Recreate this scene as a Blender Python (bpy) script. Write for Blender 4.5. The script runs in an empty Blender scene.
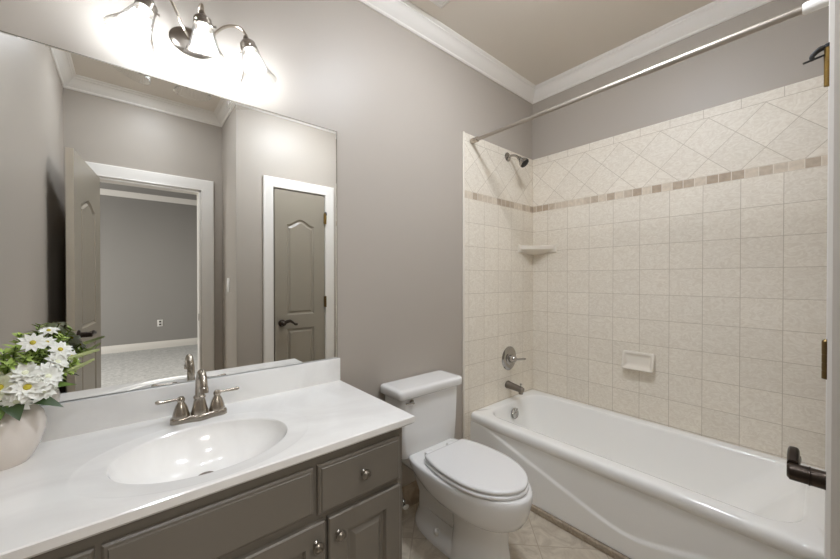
import bpy, bmesh, math, random
from mathutils import Vector, Matrix
PI = math.pi
scene = bpy.context.scene
COL = scene.collection
random.seed(7)

# ------------------------------------------------------------------ camera
CAMX, CAMY, CAMZ = 0.0, -1.495, 1.27
cd = bpy.data.cameras.new('camera')
cam = bpy.data.objects.new('camera', cd)
COL.objects.link(cam)
cam.location = (CAMX, CAMY, CAMZ)
cam.rotation_euler = (math.radians(90 - 0.3965), 0, math.radians(49.696 - 90))
cd.sensor_width = 36.0
cd.lens = 343.76 / 840 * 36.0
cd.shift_x = 0.00038
cd.shift_y = 0.00165
cd.clip_start = 0.01
scene.camera = cam

# ------------------------------------------------------------------ world, light levels, exposure
w = bpy.data.worlds.new('world'); scene.world = w
w.use_nodes = True
w.node_tree.nodes['Background'].inputs[0].default_value = (0.8, 0.88, 1.0, 1)
w.node_tree.nodes['Background'].inputs[1].default_value = 0.5
BULB = 95.0            # emission of each vanity bulb
CEILING = 70.0         # emission of the flush ceiling lamp whose shadows fall on the shower walls
BED_WINDOW_FILL = 86.0     # watts, fill lamp added at an unseen bedroom window
ENTRY_FILL = 80.0           # emission of the unseen fill lamp added over the entry
BED_FILL = 44.0        # watts, unseen fill lamp added under the bedroom ceiling
vs = scene.view_settings
vs.view_transform = 'Standard'; vs.look = 'None'; vs.gamma = 1.0; vs.use_curve_mapping = False
vs.exposure = 0.27
cy = scene.cycles
cy.max_bounces = 14; cy.diffuse_bounces = 8; cy.glossy_bounces = 8; cy.transparent_max_bounces = 16
cy.transmission_bounces = 8
cy.use_denoising = True
cy.sample_clamp_indirect = 6.0
cy.caustics_reflective = False; cy.caustics_refractive = False

def area_lamp(name, loc, rot, sx, sy, power, col):
    l = bpy.data.lights.new(name, 'AREA'); l.shape = 'RECTANGLE'; l.size = sx; l.size_y = sy
    l.energy = power; l.color = col
    o = bpy.data.objects.new(name, l); o.location = loc; o.rotation_euler = rot; COL.objects.link(o)
    return o
area_lamp('bedroom_window_fill', (-2.94, -4.75, 1.45), (0, math.radians(-90), 0), 1.7, 2.3, BED_WINDOW_FILL, (1.0, 0.98, 0.95))
area_lamp('bedroom_ceiling_fill', (0.3, -3.4, 2.72), (0, 0, 0), 0.4, 0.4, BED_FILL, (1.0, 0.95, 0.88))

# ------------------------------------------------------------------ materials
def s2l(c):
    return tuple(((v/255)/12.92 if v/255 <= 0.04045 else ((v/255+0.055)/1.055)**2.4) for v in c)
class NT:
    def __init__(s, name):
        s.m = bpy.data.materials.new(name); s.m.use_nodes = True
        s.t = s.m.node_tree; s.n = s.t.nodes; s.b = s.n['Principled BSDF']; s.out = s.n['Material Output']
    def new(s, t, **k):
        n = s.n.new(t)
        for a, v in k.items(): setattr(n, a, v)
        return n
    def link(s, a, b): s.t.links.new(a, b)
    def math(s, op, a, b=None, c=None):
        n = s.new('ShaderNodeMath', operation=op)
        for i, v in enumerate((a, b, c)):
            if v is None: continue
            if isinstance(v, (int, float)): n.inputs[i].default_value = v
            else: s.link(v, n.inputs[i])
        return n.outputs[0]
    def mix(s, f, a, b):
        n = s.new('ShaderNodeMix', data_type='RGBA')
        for i, v in ((0, f), (6, a), (7, b)):
            if isinstance(v, (int, float)): n.inputs[i].default_value = v
            elif isinstance(v, tuple): n.inputs[i].default_value = tuple(v[:3]) + (1,)
            else: s.link(v, n.inputs[i])
        return n.outputs[2]
    def pos(s):
        return s.new('ShaderNodeNewGeometry').outputs['Position']
def mat(name, rgb, rough=0.5, metal=0.0, var=0.03, scale=8.0, bump=0.0, bscale=200.0, coat=0.0, stretch=None, lin=False, spec=0.5):
    """principled paint / ceramic / metal with a faint procedural tone variation"""
    q = NT(name); c = rgb if lin else s2l(rgb)
    tc = q.new('ShaderNodeTexCoord'); src = tc.outputs['Object']
    if stretch:
        mp = q.new('ShaderNodeMapping'); mp.inputs['Scale'].default_value = stretch
        q.link(src, mp.inputs[0]); src = mp.outputs[0]
    nz = q.new('ShaderNodeTexNoise'); nz.inputs['Scale'].default_value = scale; nz.inputs['Detail'].default_value = 4
    q.link(src, nz.inputs['Vector'])
    lo = tuple(max(0, v*(1-var)) for v in c); hi = tuple(min(1, v*(1+var)) for v in c)
    q.link(q.mix(nz.outputs[0], lo, hi), q.b.inputs['Base Color'])
    q.b.inputs['Roughness'].default_value = rough; q.b.inputs['Metallic'].default_value = metal
    q.b.inputs['Coat Weight'].default_value = coat
    q.b.inputs['Specular IOR Level'].default_value = spec
    if bump:
        n2 = q.new('ShaderNodeTexNoise'); n2.inputs['Scale'].default_value = bscale; n2.inputs['Detail'].default_value = 3
        q.link(src, n2.inputs['Vector'])
        bp = q.new('ShaderNodeBump'); bp.inputs['Strength'].default_value = bump; bp.inputs['Distance'].default_value = 0.002
        q.link(n2.outputs[0], bp.inputs['Height']); q.link(bp.outputs[0], q.b.inputs['Normal'])
    return q.m
M = {}
M['wall'] = mat('greige_wall_paint', (173, 165, 155), 0.42, var=0.015, scale=3, bump=0.06, bscale=260, spec=0.28)
M['ceil'] = mat('ceiling_paint', (226, 218, 207), 0.7, var=0.015, scale=3, bump=0.05)
M['trim'] = mat('white_trim_paint', (232, 228, 222), 0.32, var=0.01)
M['door'] = mat('taupe_door_paint', (148, 140, 126), 0.36, var=0.02)
M['cab'] = mat('dark_grey_cabinet_paint', (111, 105, 96), 0.38, var=0.03, scale=5)
M['cabin'] = mat('cabinet_interior', (70, 64, 58), 0.7)
M['porc'] = mat('white_porcelain', (232, 231, 229), 0.07, var=0.006, coat=0.3)
M['seat'] = mat('white_seat_plastic', (229, 228, 227), 0.2, var=0.006)
M['tub'] = mat('white_tub_enamel', (243, 242, 239), 0.1, var=0.006, coat=0.3)
M['cream'] = mat('cream_ceramic', (226, 219, 207), 0.15, var=0.01)
M['vase'] = mat('glazed_cream_vase', (222, 213, 204), 0.12, var=0.03, scale=14, coat=0.4)
M['nickel'] = mat('brushed_nickel', (176, 168, 157), 0.24, 1.0, var=0.06, scale=30, stretch=(1, 1, 12))
M['pewter'] = mat('pewter_knob', (140, 134, 126), 0.34, 1.0, var=0.05)
M['lnickel'] = mat('satin_nickel_arm', (190, 180, 168), 0.25, 1.0, var=0.04)
M['shower'] = mat('shower_chrome', (168, 164, 158), 0.14, 1.0, var=0.02)
M['dnickel'] = mat('dark_nickel', (132, 124, 115), 0.3, 1.0, var=0.06)
M['chrome'] = mat('chrome', (178, 175, 171), 0.08, 1.0, var=0.01)
M['rod'] = mat('satin_steel_rod', (172, 164, 154), 0.48, 1.0, var=0.03)
M['bronze'] = mat('dark_bronze', (66, 58, 52), 0.28, 0.9, var=0.15, scale=25)
M['brass'] = mat('antique_brass', (150, 124, 72), 0.32, 1.0, var=0.12, scale=40)
M['dbrass'] = mat('aged_brass', (120, 100, 66), 0.36, 1.0, var=0.15, scale=40)
M['black'] = mat('black_rubber', (28, 26, 25), 0.6)
M['plast'] = mat('white_plastic_plate', (232, 230, 226), 0.35)
M['cap'] = mat('white_rubber_cap', (225, 223, 218), 0.4)
M['bedwall'] = mat('bedroom_grey_paint', (150, 147, 143), 0.6, var=0.02, scale=2)
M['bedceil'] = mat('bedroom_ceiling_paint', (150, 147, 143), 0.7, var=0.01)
M['petal'] = mat('white_petal', (246, 246, 238), 0.6, var=0.03, scale=40)
M['petal2'] = mat('cream_petal', (240, 242, 214), 0.6, var=0.06, scale=40)
M['yellow'] = mat('yellow_flower_eye', (206, 190, 62), 0.7, var=0.15, scale=90)
M['lime'] = mat('lime_green_leaf', (164, 186, 92), 0.55, var=0.25, scale=40)
M['green'] = mat('mid_green_leaf', (98, 124, 52), 0.5, var=0.25, scale=40)
M['dgreen'] = mat('dark_green_leaf', (52, 72, 34), 0.45, var=0.25, scale=40)
M['pale'] = mat('pale_spike_leaf', (206, 216, 158), 0.6, var=0.1, scale=40)
M['shade_dark'] = mat('dark_mirror_edge', (104, 100, 88), 0.3, 0.2)

def mirror_mat():
    q = NT('silver_mirror')
    nz = q.new('ShaderNodeTexNoise'); nz.inputs['Scale'].default_value = 2.0
    q.link(q.mix(nz.outputs[0], (0.90, 0.905, 0.89), (0.92, 0.925, 0.91)), q.b.inputs['Base Color'])
    q.b.inputs['Metallic'].default_value = 1; q.b.inputs['Roughness'].default_value = 0.0
    return q.m
M['mirror'] = mirror_mat()
def glass_mat():
    q = NT('clear_ribbed_glass')
    tr = q.new('ShaderNodeBsdfTransparent'); tr.inputs[0].default_value = (0.97, 0.97, 0.965, 1)
    gl = q.new('ShaderNodeBsdfGlossy'); gl.inputs['Roughness'].default_value = 0.05; gl.inputs[0].default_value = (1, 1, 1, 1)
    lw = q.new('ShaderNodeLayerWeight'); lw.inputs[0].default_value = 0.35
    q.link(q.mix(q.math('POWER', lw.outputs['Facing'], 2.5), (0.98, 0.98, 0.975), (0.52, 0.51, 0.49)), tr.inputs[0])
    f = q.math('MULTIPLY_ADD', lw.outputs['Facing'], 0.35, 0.05)
    mx = q.new('ShaderNodeMixShader'); q.link(f, mx.inputs[0]); q.link(tr.outputs[0], mx.inputs[1]); q.link(gl.outputs[0], mx.inputs[2])
    q.link(mx.outputs[0], q.out.inputs['Surface'])
    return q.m
M['glass'] = glass_mat()
def emit_mat(name, col, strength):
    q = NT(name)
    q.b.inputs['Base Color'].default_value = (0.9, 0.9, 0.9, 1)
    q.b.inputs['Emission Color'].default_value = tuple(col) + (1,); q.b.inputs['Emission Strength'].default_value = strength
    return q.m
M['bulb'] = emit_mat('lit_bulb', (0.93, 1.0, 1.09), BULB)
M['dome'] = emit_mat('lit_ceiling_dome', (0.94, 1.0, 1.09), CEILING)
M['entry_fill'] = emit_mat('lit_entry_fill', (0.94, 1.0, 1.09), ENTRY_FILL)

TP = 0.1535
def veins(q, vec, scale, lo, hi, dist=2.2):
    """soft etched marble veining between two tones"""
    n = q.new('ShaderNodeTexNoise'); n.inputs['Scale'].default_value = scale; n.inputs['Detail'].default_value = 5
    n.inputs['Roughness'].default_value = 0.6; n.inputs['Distortion'].default_value = dist
    q.link(vec, n.inputs['Vector'])
    r = q.new('ShaderNodeValToRGB'); r.color_ramp.elements[0].position = 0.38; r.color_ramp.elements[1].position = 0.62
    r.color_ramp.elements[0].color = lo + (1,); r.color_ramp.elements[1].color = hi + (1,)
    q.link(n.outputs[0], r.inputs[0])
    return r.outputs[0], n.outputs[0]
def tile_mat(name, axis, phase, dphase):
    """6 inch tiles, a mosaic border, a diagonal course and a bullnose row; axis = horizontal world axis"""
    q = NT(name); P = q.pos()
    sp = q.new('ShaderNodeSeparateXYZ'); q.link(P, sp.inputs[0])
    h = sp.outputs['XYZ'.index(axis)]; z = sp.outputs[2]
    def cell(val, ph, pitch):
        t = q.math('DIVIDE', q.math('SUBTRACT', val, ph), pitch)
        fl = q.math('FLOOR', t); fr = q.math('SUBTRACT', t, fl)
        ed = q.math('MULTIPLY', q.math('MINIMUM', fr, q.math('SUBTRACT', 1.0, fr)), pitch)
        return fl, ed
    G = 0.0013
    ih, eh = cell(h, phase, TP); iz, ez = cell(z, 1.785, TP)
    g_sq = q.math('LESS_THAN', q.math('MINIMUM', eh, ez), G)
    # diagonal course
    R2 = math.sqrt(0.5)
    a = q.math('MULTIPLY', q.math('ADD', q.math('SUBTRACT', h, dphase), q.math('SUBTRACT', z, 2.147)), R2)
    b = q.math('MULTIPLY', q.math('SUBTRACT', q.math('SUBTRACT', h, dphase), q.math('SUBTRACT', z, 2.147)), R2)
    DP = 0.2225 * R2
    ia, ea = cell(a, 0.0, DP); ib, eb = cell(b, 0.0, DP)
    g_d = q.math('LESS_THAN', q.math('MINIMUM', ea, eb), G)
    im, em = cell(h, 0.011, 0.0515)
    g_m = q.math('LESS_THAN', em, 0.0016)
    in_band = q.math('MULTIPLY', q.math('GREATER_THAN', z, 1.785), q.math('LESS_THAN', z, 1.832))
    in_diag = q.math('MULTIPLY', q.math('GREATER_THAN', z, 1.832), q.math('LESS_THAN', z, 2.149))
    in_top = q.math('GREATER_THAN', z, 2.149)
    low = q.math('LESS_THAN', z, 1.785)
    g_t = q.math('LESS_THAN', eh, G)
    lines = q.math('MINIMUM', q.math('MINIMUM', q.math('ABSOLUTE', q.math('SUBTRACT', z, 1.785)), q.math('ABSOLUTE', q.math('SUBTRACT', z, 1.832))), q.math('ABSOLUTE', q.math('SUBTRACT', z, 2.149)))
    g_l = q.math('LESS_THAN', lines, 0.0014)
    grout = q.math('MAXIMUM', g_l, q.math('ADD', q.math('ADD', q.math('MULTIPLY', g_sq, low), q.math('MULTIPLY', g_d, in_diag)), q.math('ADD', q.math('MULTIPLY', g_m, in_band), q.math('MULTIPLY', g_t, in_top))))
    # per tile random tone and offset
    cv = q.new('ShaderNodeCombineXYZ')
    sel = lambda s_, d_: q.math('ADD', q.math('MULTIPLY', s_, low), q.math('MULTIPLY', d_, q.math('SUBTRACT', 1.0, low)))
    q.link(sel(ih, ia), cv.inputs[0]); q.link(sel(iz, ib), cv.inputs[1])
    wn = q.new('ShaderNodeTexWhiteNoise'); q.link(cv.outputs[0], wn.inputs[0])
    va = q.new('ShaderNodeVectorMath', operation='MULTIPLY_ADD'); va.inputs[1].default_value = (3, 3, 3)
    q.link(wn.outputs['Color'], va.inputs[0]); q.link(P, va.inputs[2])
    vs_ = q.new('ShaderNodeVectorMath', operation='MULTIPLY'); vs_.inputs[1].default_value = (1.0, 1.0, 1.6); q.link(va.outputs[0], vs_.inputs[0])
    vein, vh = veins(q, vs_.outputs[0], 20, s2l((221, 212, 197)), s2l((233, 226, 213)), 3.0)
    tone = q.math('MULTIPLY_ADD', wn.outputs[0], 0.05, 0.96)
    hsv = q.new('ShaderNodeHueSaturation'); q.link(vein, hsv.inputs['Color']); q.link(tone, hsv.inputs['Value'])
    # mosaic border
    wm = q.new('ShaderNodeTexWhiteNoise', noise_dimensions='1D'); q.link(im, wm.inputs['W'])
    rm = q.new('ShaderNodeValToRGB'); rm.color_ramp.elements[0].color = s2l((172, 154, 134)) + (1,)
    rm.color_ramp.elements[1].position = 0.7; rm.color_ramp.elements[1].color = s2l((212, 199, 180)) + (1,); q.link(wm.outputs[0], rm.inputs[0])
    nm = q.new('ShaderNodeTexNoise'); nm.inputs['Scale'].default_value = 45; nm.inputs['Detail'].default_value = 4; q.link(P, nm.inputs['Vector'])
    hm = q.new('ShaderNodeHueSaturation'); q.link(rm.outputs[0], hm.inputs['Color']); q.link(q.math('MULTIPLY_ADD', nm.outputs[0], 0.5, 0.75), hm.inputs['Value'])
    c = q.mix(in_band, hsv.outputs[0], hm.outputs[0])
    c = q.mix(grout, c, q.mix(in_band, s2l((190, 179, 162)), s2l((222, 213, 198))))
    q.link(c, q.b.inputs['Base Color'])
    q.b.inputs['Roughness'].default_value = 0.45; q.b.inputs['Specular IOR Level'].default_value = 0.3
    hgt = q.math('SUBTRACT', q.math('MULTIPLY', vh, 0.25), grout)
    bp = q.new('ShaderNodeBump'); bp.inputs['Strength'].default_value = 0.35; bp.inputs['Distance'].default_value = 0.0015
    q.link(hgt, bp.inputs['Height']); q.link(bp.outputs[0], q.b.inputs['Normal'])
    return q.m
M['tileA'] = tile_mat('shower_tile_end_wall', 'X', 1.677, 2.29)
M['tileB'] = tile_mat('shower_tile_long_wall', 'Y', -0.136, -0.856)
def floor_mat():
    q = NT('diagonal_floor_tile'); P = q.pos()
    sp = q.new('ShaderNodeSeparateXYZ'); q.link(P, sp.inputs[0]); x, y = sp.outputs[0], sp.outputs[1]
    R2 = math.sqrt(0.5); T = 0.30
    def cell(v):
        t = q.math('DIVIDE', v, T); fl = q.math('FLOOR', t); fr = q.math('SUBTRACT', t, fl)
        return fl, q.math('MULTIPLY', q.math('MINIMUM', fr, q.math('SUBTRACT', 1.0, fr)), T)
    ia, ea = cell(q.math('MULTIPLY', q.math('ADD', q.math('SUBTRACT', x, 1.480), q.math('ADD', y, 0.62)), R2))
    ib, eb = cell(q.math('MULTIPLY', q.math('SUBTRACT', q.math('SUBTRACT', x, 1.480), q.math('ADD', y, 0.62)), R2))
    g = q.math('LESS_THAN', q.math('MINIMUM', ea, eb), 0.0025)
    cv = q.new('ShaderNodeCombineXYZ'); q.link(ia, cv.inputs[0]); q.link(ib, cv.inputs[1])
    wn = q.new('ShaderNodeTexWhiteNoise'); q.link(cv.outputs[0], wn.inputs[0])
    va = q.new('ShaderNodeVectorMath', operation='MULTIPLY_ADD'); va.inputs[1].default_value = (3, 3, 3)
    q.link(wn.outputs['Color'], va.inputs[0]); q.link(P, va.inputs[2])
    vein, vh = veins(q, va.outputs[0], 9, s2l((176, 164, 147)), s2l((198, 188, 171)))
    c = q.mix(g, vein, s2l((168, 155, 138)))
    q.link(c, q.b.inputs['Base Color']); q.b.inputs['Roughness'].default_value = 0.38
    return q.m
M['floor'] = floor_mat()
def speck_mat(name, lo, hi, scale, rough=0.5, bump=0.0):
    q = NT(name); P = q.pos(); v, hgt = veins(q, P, scale, s2l(lo), s2l(hi), 1.0)
    q.link(v, q.b.inputs['Base Color']); q.b.inputs['Roughness'].default_value = rough
    if bump:
        bp = q.new('ShaderNodeBump'); bp.inputs['Strength'].default_value = bump; bp.inputs['Distance'].default_value = 0.01
        q.link(hgt, bp.inputs['Height']); q.link(bp.outputs[0], q.b.inputs['Normal'])
    return q.m
M['basetile'] = speck_mat('brown_base_tile', (150, 134, 114), (176, 160, 139), 14, 0.4)
M['striptile'] = speck_mat('brown_edge_strip', (142, 128, 111), (170, 156, 138), 40, 0.45)
M['carpet'] = speck_mat('grey_carpet', (166, 166, 165), (194, 194, 192), 22, 0.95, 0.4)
M['counter'] = speck_mat('white_cultured_marble', (228, 226, 223), (238, 237, 234), 3.0, 0.12)

# ------------------------------------------------------------------ helpers
WLOC = {}
def obj(name, bm, m, parent=None, smooth=True, ang=35, kind=None, label=None, recalc=True):
    """link a bmesh (world coordinates) as ONE object, parented to a thing or a part"""
    if recalc: bmesh.ops.recalc_face_normals(bm, faces=bm.faces)
    me = bpy.data.meshes.new(name)
    if parent is not None:
        o_ = WLOC[parent.name]
        bmesh.ops.translate(bm, verts=bm.verts, vec=-o_)
    bm.to_mesh(me); bm.free()
    for x in (m if isinstance(m, (list, tuple)) else [m]): me.materials.append(x)
    if smooth:
        me.shade_smooth(); me.set_sharp_from_angle(angle=math.radians(ang))
    o = bpy.data.objects.new(name, me); COL.objects.link(o)
    if parent is not None: o.parent = parent; WLOC[o.name] = WLOC[parent.name]
    else: WLOC[o.name] = Vector((0, 0, 0))
    if kind: o['kind'] = kind
    if label: o['label'] = label
    return o
def thing(name, label, cat, loc, group=None):
    o = bpy.data.objects.new(name, None); COL.objects.link(o); o.location = loc; o.empty_display_size = 0.05
    WLOC[o.name] = Vector(loc); o['label'] = label; o['category'] = cat
    if group: o['group'] = group
    return o
def tag(o, label, cat, group=None):
    o['label'] = label; o['category'] = cat
    if group: o['group'] = group
    return o
def struct(name, bm, m, parent=None, **k):
    o = obj(name, bm, m, parent, **k)
    if parent is None: o['kind'] = 'structure'
    return o
def box(bm, x0, x1, y0, y1, z0, z1, bev=0.0, seg=2):
    r = bmesh.ops.create_cube(bm, size=1.0)
    vs_ = r['verts']
    for v in vs_:
        v.co = Vector(((x0+x1)/2 + v.co.x*(x1-x0), (y0+y1)/2 + v.co.y*(y1-y0), (z0+z1)/2 + v.co.z*(z1-z0)))
    if bev:
        es = list({e for v in vs_ for e in v.link_edges})
        bmesh.ops.bevel(bm, geom=es, offset=bev, segments=seg, affect='EDGES', profile=0.5)
    return bm
def bx(*a, **k):
    return box(bmesh.new(), *a, **k)
def loft(bm, rings, cap0=True, cap1=True, close=True):
    vr = [[bm.verts.new(p) for p in r] for r in rings]
    n = len(rings[0])
    for a, b in zip(vr, vr[1:]):
        for i in range(n if close else n-1):
            j = (i+1) % n
            bm.faces.new((a[i], a[j], b[j], b[i]))
    if cap0: bm.faces.new(list(reversed(vr[0])))
    if cap1: bm.faces.new(vr[-1])
    return vr
def frame(d):
    d = d.normalized()
    u = d.cross(Vector((0, 0, 1)))
    if u.length < 1e-4: u = Vector((1, 0, 0))
    u.normalize(); return u, d.cross(u).normalized()
def lathe(bm, prof, c, axis=(0, 0, 1), n=32, flute=0, famp=0.0, cap0=True, cap1=True, ell=None):
    """profile of (radius, height) spun about an axis through c"""
    a = Vector(axis).normalized(); u, v = frame(a); c = Vector(c)
    rings = []
    for r, h in prof:
        ring = []
        for i in range(n):
            t = 2*PI*i/n; rr = r*(1 + (famp*math.cos(flute*t) if flute else 0))
            ku, kv = ell if ell else (1, 1)
            ring.append(c + a*h + u*(rr*ku*math.cos(t)) + v*(rr*kv*math.sin(t)))
        rings.append(ring)
    loft(bm, rings, cap0, cap1); return bm
def smooth_path(pts, k=6):
    pts = [Vector(p) for p in pts]; out = []
    for i in range(len(pts)-1):
        p0 = pts[max(i-1, 0)]; p1 = pts[i]; p2 = pts[i+1]; p3 = pts[min(i+2, len(pts)-1)]
        for j in range(k):
            t = j/k
            out.append(0.5*((2*p1)+(-p0+p2)*t+(2*p0-5*p1+4*p2-p3)*t*t+(-p0+3*p1-3*p2+p3)*t**3))
    out.append(pts[-1]); return out
def tube(bm, pts, r, n=12, flat=1.0, k=0):
    """round (or flattened) tube along a path; r may be a list"""
    if k: 
        rs = r
        pts2 = smooth_path(pts, k)
        if isinstance(r, (list, tuple)):
            r = [rs[min(int(i/k), len(rs)-2)] + (rs[min(int(i/k)+1, len(rs)-1)]-rs[min(int(i/k), len(rs)-2)])*((i/k)-min(int(i/k), len(rs)-2)) for i in range(len(pts2))]
        pts = pts2
    pts = [Vector(p) for p in pts]; rings = []; u = None
    for i, p in enumerate(pts):
        d = (pts[min(i+1, len(pts)-1)] - pts[max(i-1, 0)]).normalized()
        if u is None: u, v = frame(d)
        else:
            u = (u - d*u.dot(d)).normalized(); v = d.cross(u).normalized()
        rr = r[i] if isinstance(r, (list, tuple)) else r
        rings.append([p + u*(rr*math.cos(2*PI*j/n)) + v*(rr*flat*math.sin(2*PI*j/n)) for j in range(n)])
    loft(bm, rings); return bm
def inset(loop, d):
    """offset a closed 2-D polygon inwards by d (counter-clockwise input)"""
    n = len(loop); out = []
    for i in range(n):
        p, a, b = Vector(loop[i]), Vector(loop[i-1]), Vector(loop[(i+1) % n])
        e1 = (p-a).normalized(); e2 = (b-p).normalized()
        n1 = Vector((-e1.y, e1.x)); n2 = Vector((-e2.y, e2.x))
        m_ = n1+n2
        m_ = m_/max(m_.length_squared, 1e-6)*2
        out.append((p.x+m_.x*d, p.y+m_.y*d))
    return out
def rect(x0, x1, z0, z1):
    return [(x0, z0), (x1, z0), (x1, z1), (x0, z1)]
def arch(x0, x1, z0, z1, rise, n=16):
    """rectangle whose top edge swells up to a soft ogee crown"""
    pts = [(x0, z0), (x1, z0)]
    for i in range(n+1):
        t = i/n; s = (0.5-0.5*math.cos(2*PI*min(max((t-0.06)/0.88, 0), 1)))**0.85
        pts.append((x1+(x0-x1)*t, z1 + rise*s))
    return pts
def panel_board(bm, x0, x1, z0, z1, th, panels, steps, M4, edge=0.003):
    """board with recessed / raised panels; local: x across, y depth (front = 0, back = th), z up"""
    P = lambda x, y, z: M4 @ Vector((x, y, z))
    fr = [bm.verts.new(P(x, 0, z)) for x, z in rect(x0+edge, x1-edge, z0+edge, z1-edge)]
    e1 = [bm.verts.new(P(x, edge, z)) for x, z in rect(x0, x1, z0, z1)]
    bk = [bm.verts.new(P(x, th, z)) for x, z in rect(x0, x1, z0, z1)]
    for a, b in ((fr, e1), (e1, bk)):
        for i in range(4): bm.faces.new((a[i], a[(i+1) % 4], b[(i+1) % 4], b[i]))
    bm.faces.new(bk)
    edges = [bm.edges.get((fr[i], fr[(i+1) % 4])) for i in range(4)]
    for lp in panels:
        base = [bm.verts.new(P(x, 0, z)) for x, z in lp]
        n = len(lp)
        edges += [bm.edges.new((base[i], base[(i+1) % n])) for i in range(n)]
        prev = base
        for d, dep in steps:
            cur = [bm.verts.new(P(x, dep, z)) for x, z in inset(lp, d)]
            for i in range(n): bm.faces.new((prev[i], prev[(i+1) % n], cur[(i+1) % n], cur[i]))
            prev = cur
        ce = [bm.edges.get((prev[i], prev[(i+1) % n])) for i in range(n)]
        bmesh.ops.triangle_fill(bm, edges=ce, use_beauty=True)
    if panels: bmesh.ops.triangle_fill(bm, edges=edges, use_beauty=True)
    else: bm.faces.new(fr)
    return bm
def rrect(x0, x1, y0, y1, r, z, nc=8, ns=10):
    """rounded rectangle ring with evenly sampled sides"""
    out = []
    cs = [(x1-r, y0+r, -PI/2), (x1-r, y1-r, 0), (x0+r, y1-r, PI/2), (x0+r, y0+r, PI)]
    for k, (cx, cy_, a0) in enumerate(cs):
        arc = [(cx+r*math.cos(a0+PI/2*i/nc), cy_+r*math.sin(a0+PI/2*i/nc)) for i in range(nc+1)]
        out += arc
        nx = cs[(k+1) % 4]; q = (nx[0]+r*math.cos(nx[2]), nx[1]+r*math.sin(nx[2])); p = arc[-1]
        for i in range(1, ns): out.append((p[0]+(q[0]-p[0])*i/ns, p[1]+(q[1]-p[1])*i/ns))
    return [(x, y, z) for x, y in out]
I4 = Matrix.Identity(4)

# ------------------------------------------------------------------ the setting
XL, XR, YC, YD, XN, ZC = -0.3506, 2.4316, -1.522, -2.06, 0.653, 2.73
JL, JR, DT = -0.215, 0.487, 2.035          # entry doorway
CL, CR, CT = 0.935, 1.391, 2.035           # closet doorway
struct('floor', bx(XL-0.12, XR+0.1, -2.12, 0.1, -0.1, 0.0), M['floor'], smooth=False)
struct('ceiling', bx(XL-0.12, XR+0.1, -2.18, 0.1, ZC, ZC+0.06), M['ceil'], smooth=False)
struct('wall_back', bx(XL-0.12, XR+0.1, 0, 0.1, 0, ZC), M['wall'], smooth=False)
struct('wall_right', bx(XR, XR+0.1, YC-0.12, 0, 0, ZC), M['wall'], smooth=False)
struct('wall_left', bx(XL-0.12, XL, YD-0.12, 0, 0, ZC), M['wall'], smooth=False)
b = bmesh.new()
box(b, XN, CL, YC-0.11, YC, 0, ZC); box(b, CR, XR, YC-0.11, YC, 0, ZC); box(b, CL, CR, YC-0.11, YC, CT, ZC)
struct('wall_front', b, M['wall'], smooth=False)
struct('wall_nook', bx(XN, XN+0.1, YD, YC-0.11, 0, ZC), M['wall'], smooth=False)
b = bmesh.new()
box(b, XL, JL, YD-0.12, YD, 0, ZC); box(b, JR, XN+0.1, YD-0.12, YD, 0, ZC); box(b, JL, JR, YD-0.12, YD, DT, ZC)
struct('wall_entry', b, M['wall'], smooth=False)
# tiled shower surround
TX = 1.627
struct('wall_shower_end', bx(TX, XR, -0.009, 0, 0, 2.2, bev=0.003), M['tileA'], smooth=False)
struct('wall_shower_long', bx(XR-0.009, XR, YC, -0.009, 0, 2.2, bev=0.003), M['tileB'], smooth=False)
struct('trim_4', bx(TX-0.004, TX+0.008, -0.012, -0.001, 0, 2.203, bev=0.003), M['cream'])
# crown moulding, mitred round the room
prof = [(0.0, 0.0), (0.006, 0.0), (0.011, 0.006), (0.011, 0.014), (0.017, 0.02), (0.026, 0.028), (0.036, 0.042), (0.046, 0.058), (0.053, 0.066), (0.059, 0.069), (0.059, 0.076), (0.066, 0.08), (0.072, 0.086), (0.072, 0.0905), (0.0, 0.0905)]
def crown(polys, zb, nm, inner):
    b = bmesh.new(); rings = []
    for o, zz in prof:
        rings.append([(x + sx*o, y + sy*o, zb+zz) for x, y, sx, sy in inner])
    loft(b, rings, False, False)
    return struct(nm, b, M['trim'], ang=30)
crown(None, ZC-0.09, 'trim_1', [(XL, 0, 1, -1), (XR, 0, -1, -1), (XR, YC, -1, 1), (XN, YC, -1, 1), (XN, YD, -1, 1), (XL, YD, 1, 1)])
# door casings
def casing(nm, x0, x1, top, y, out, w, t):
    """three sided mitred casing round an opening in a y = const wall; out = -1 / +1 the side it stands proud to"""
    pr = [(0.004, 0), (0.004, t*0.5), (0.010, t*0.62), (0.014, t*0.55), (w*0.55, t*0.72), (w*0.72, t*0.95), (w*0.8, t), (w-0.006, t), (w, t*0.8), (w, 0)]
    rings = [[(x0-a, y+out*h, 0.0), (x0-a, y+out*h, top+a), (x1+a, y+out*h, top+a), (x1+a, y+out*h, 0.0)] for a, h in pr]
    b = bmesh.new(); loft(b, rings, False, False, close=False)
    return struct(nm, b, M['trim'], ang=25)
casing('trim_2', CL, CR, CT, YC, 1, 0.084, 0.024)
casing('trim_3', JL, JR, DT, YD, 1, 0.098, 0.022)
def jamb(nm, x0, x1, top, ya, yb, t=0.012):
    b = bmesh.new(); box(b, x0-0.001, x0+t, ya, yb, 0, top); box(b, x1-t, x1+0.001, ya, yb, 0, top); box(b, x0, x1, ya, yb, top-t, top+0.001)
    return struct(nm, b, M['trim'], smooth=False)
jamb('trim_5', JL, JR, DT, YD-0.121, YD+0.001)
struct('trim_6', bx(JR-0.0135, JR-0.011, YD-0.045, YD-0.015, 0.9, 0.96, bev=0.0008), M['bronze'])
# tile baseboard behind the toilet
struct('baseboard_back', bx(0.745, TX-0.004, -0.01, 0, 0, 0.127, bev=0.003), M['basetile'])
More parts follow.
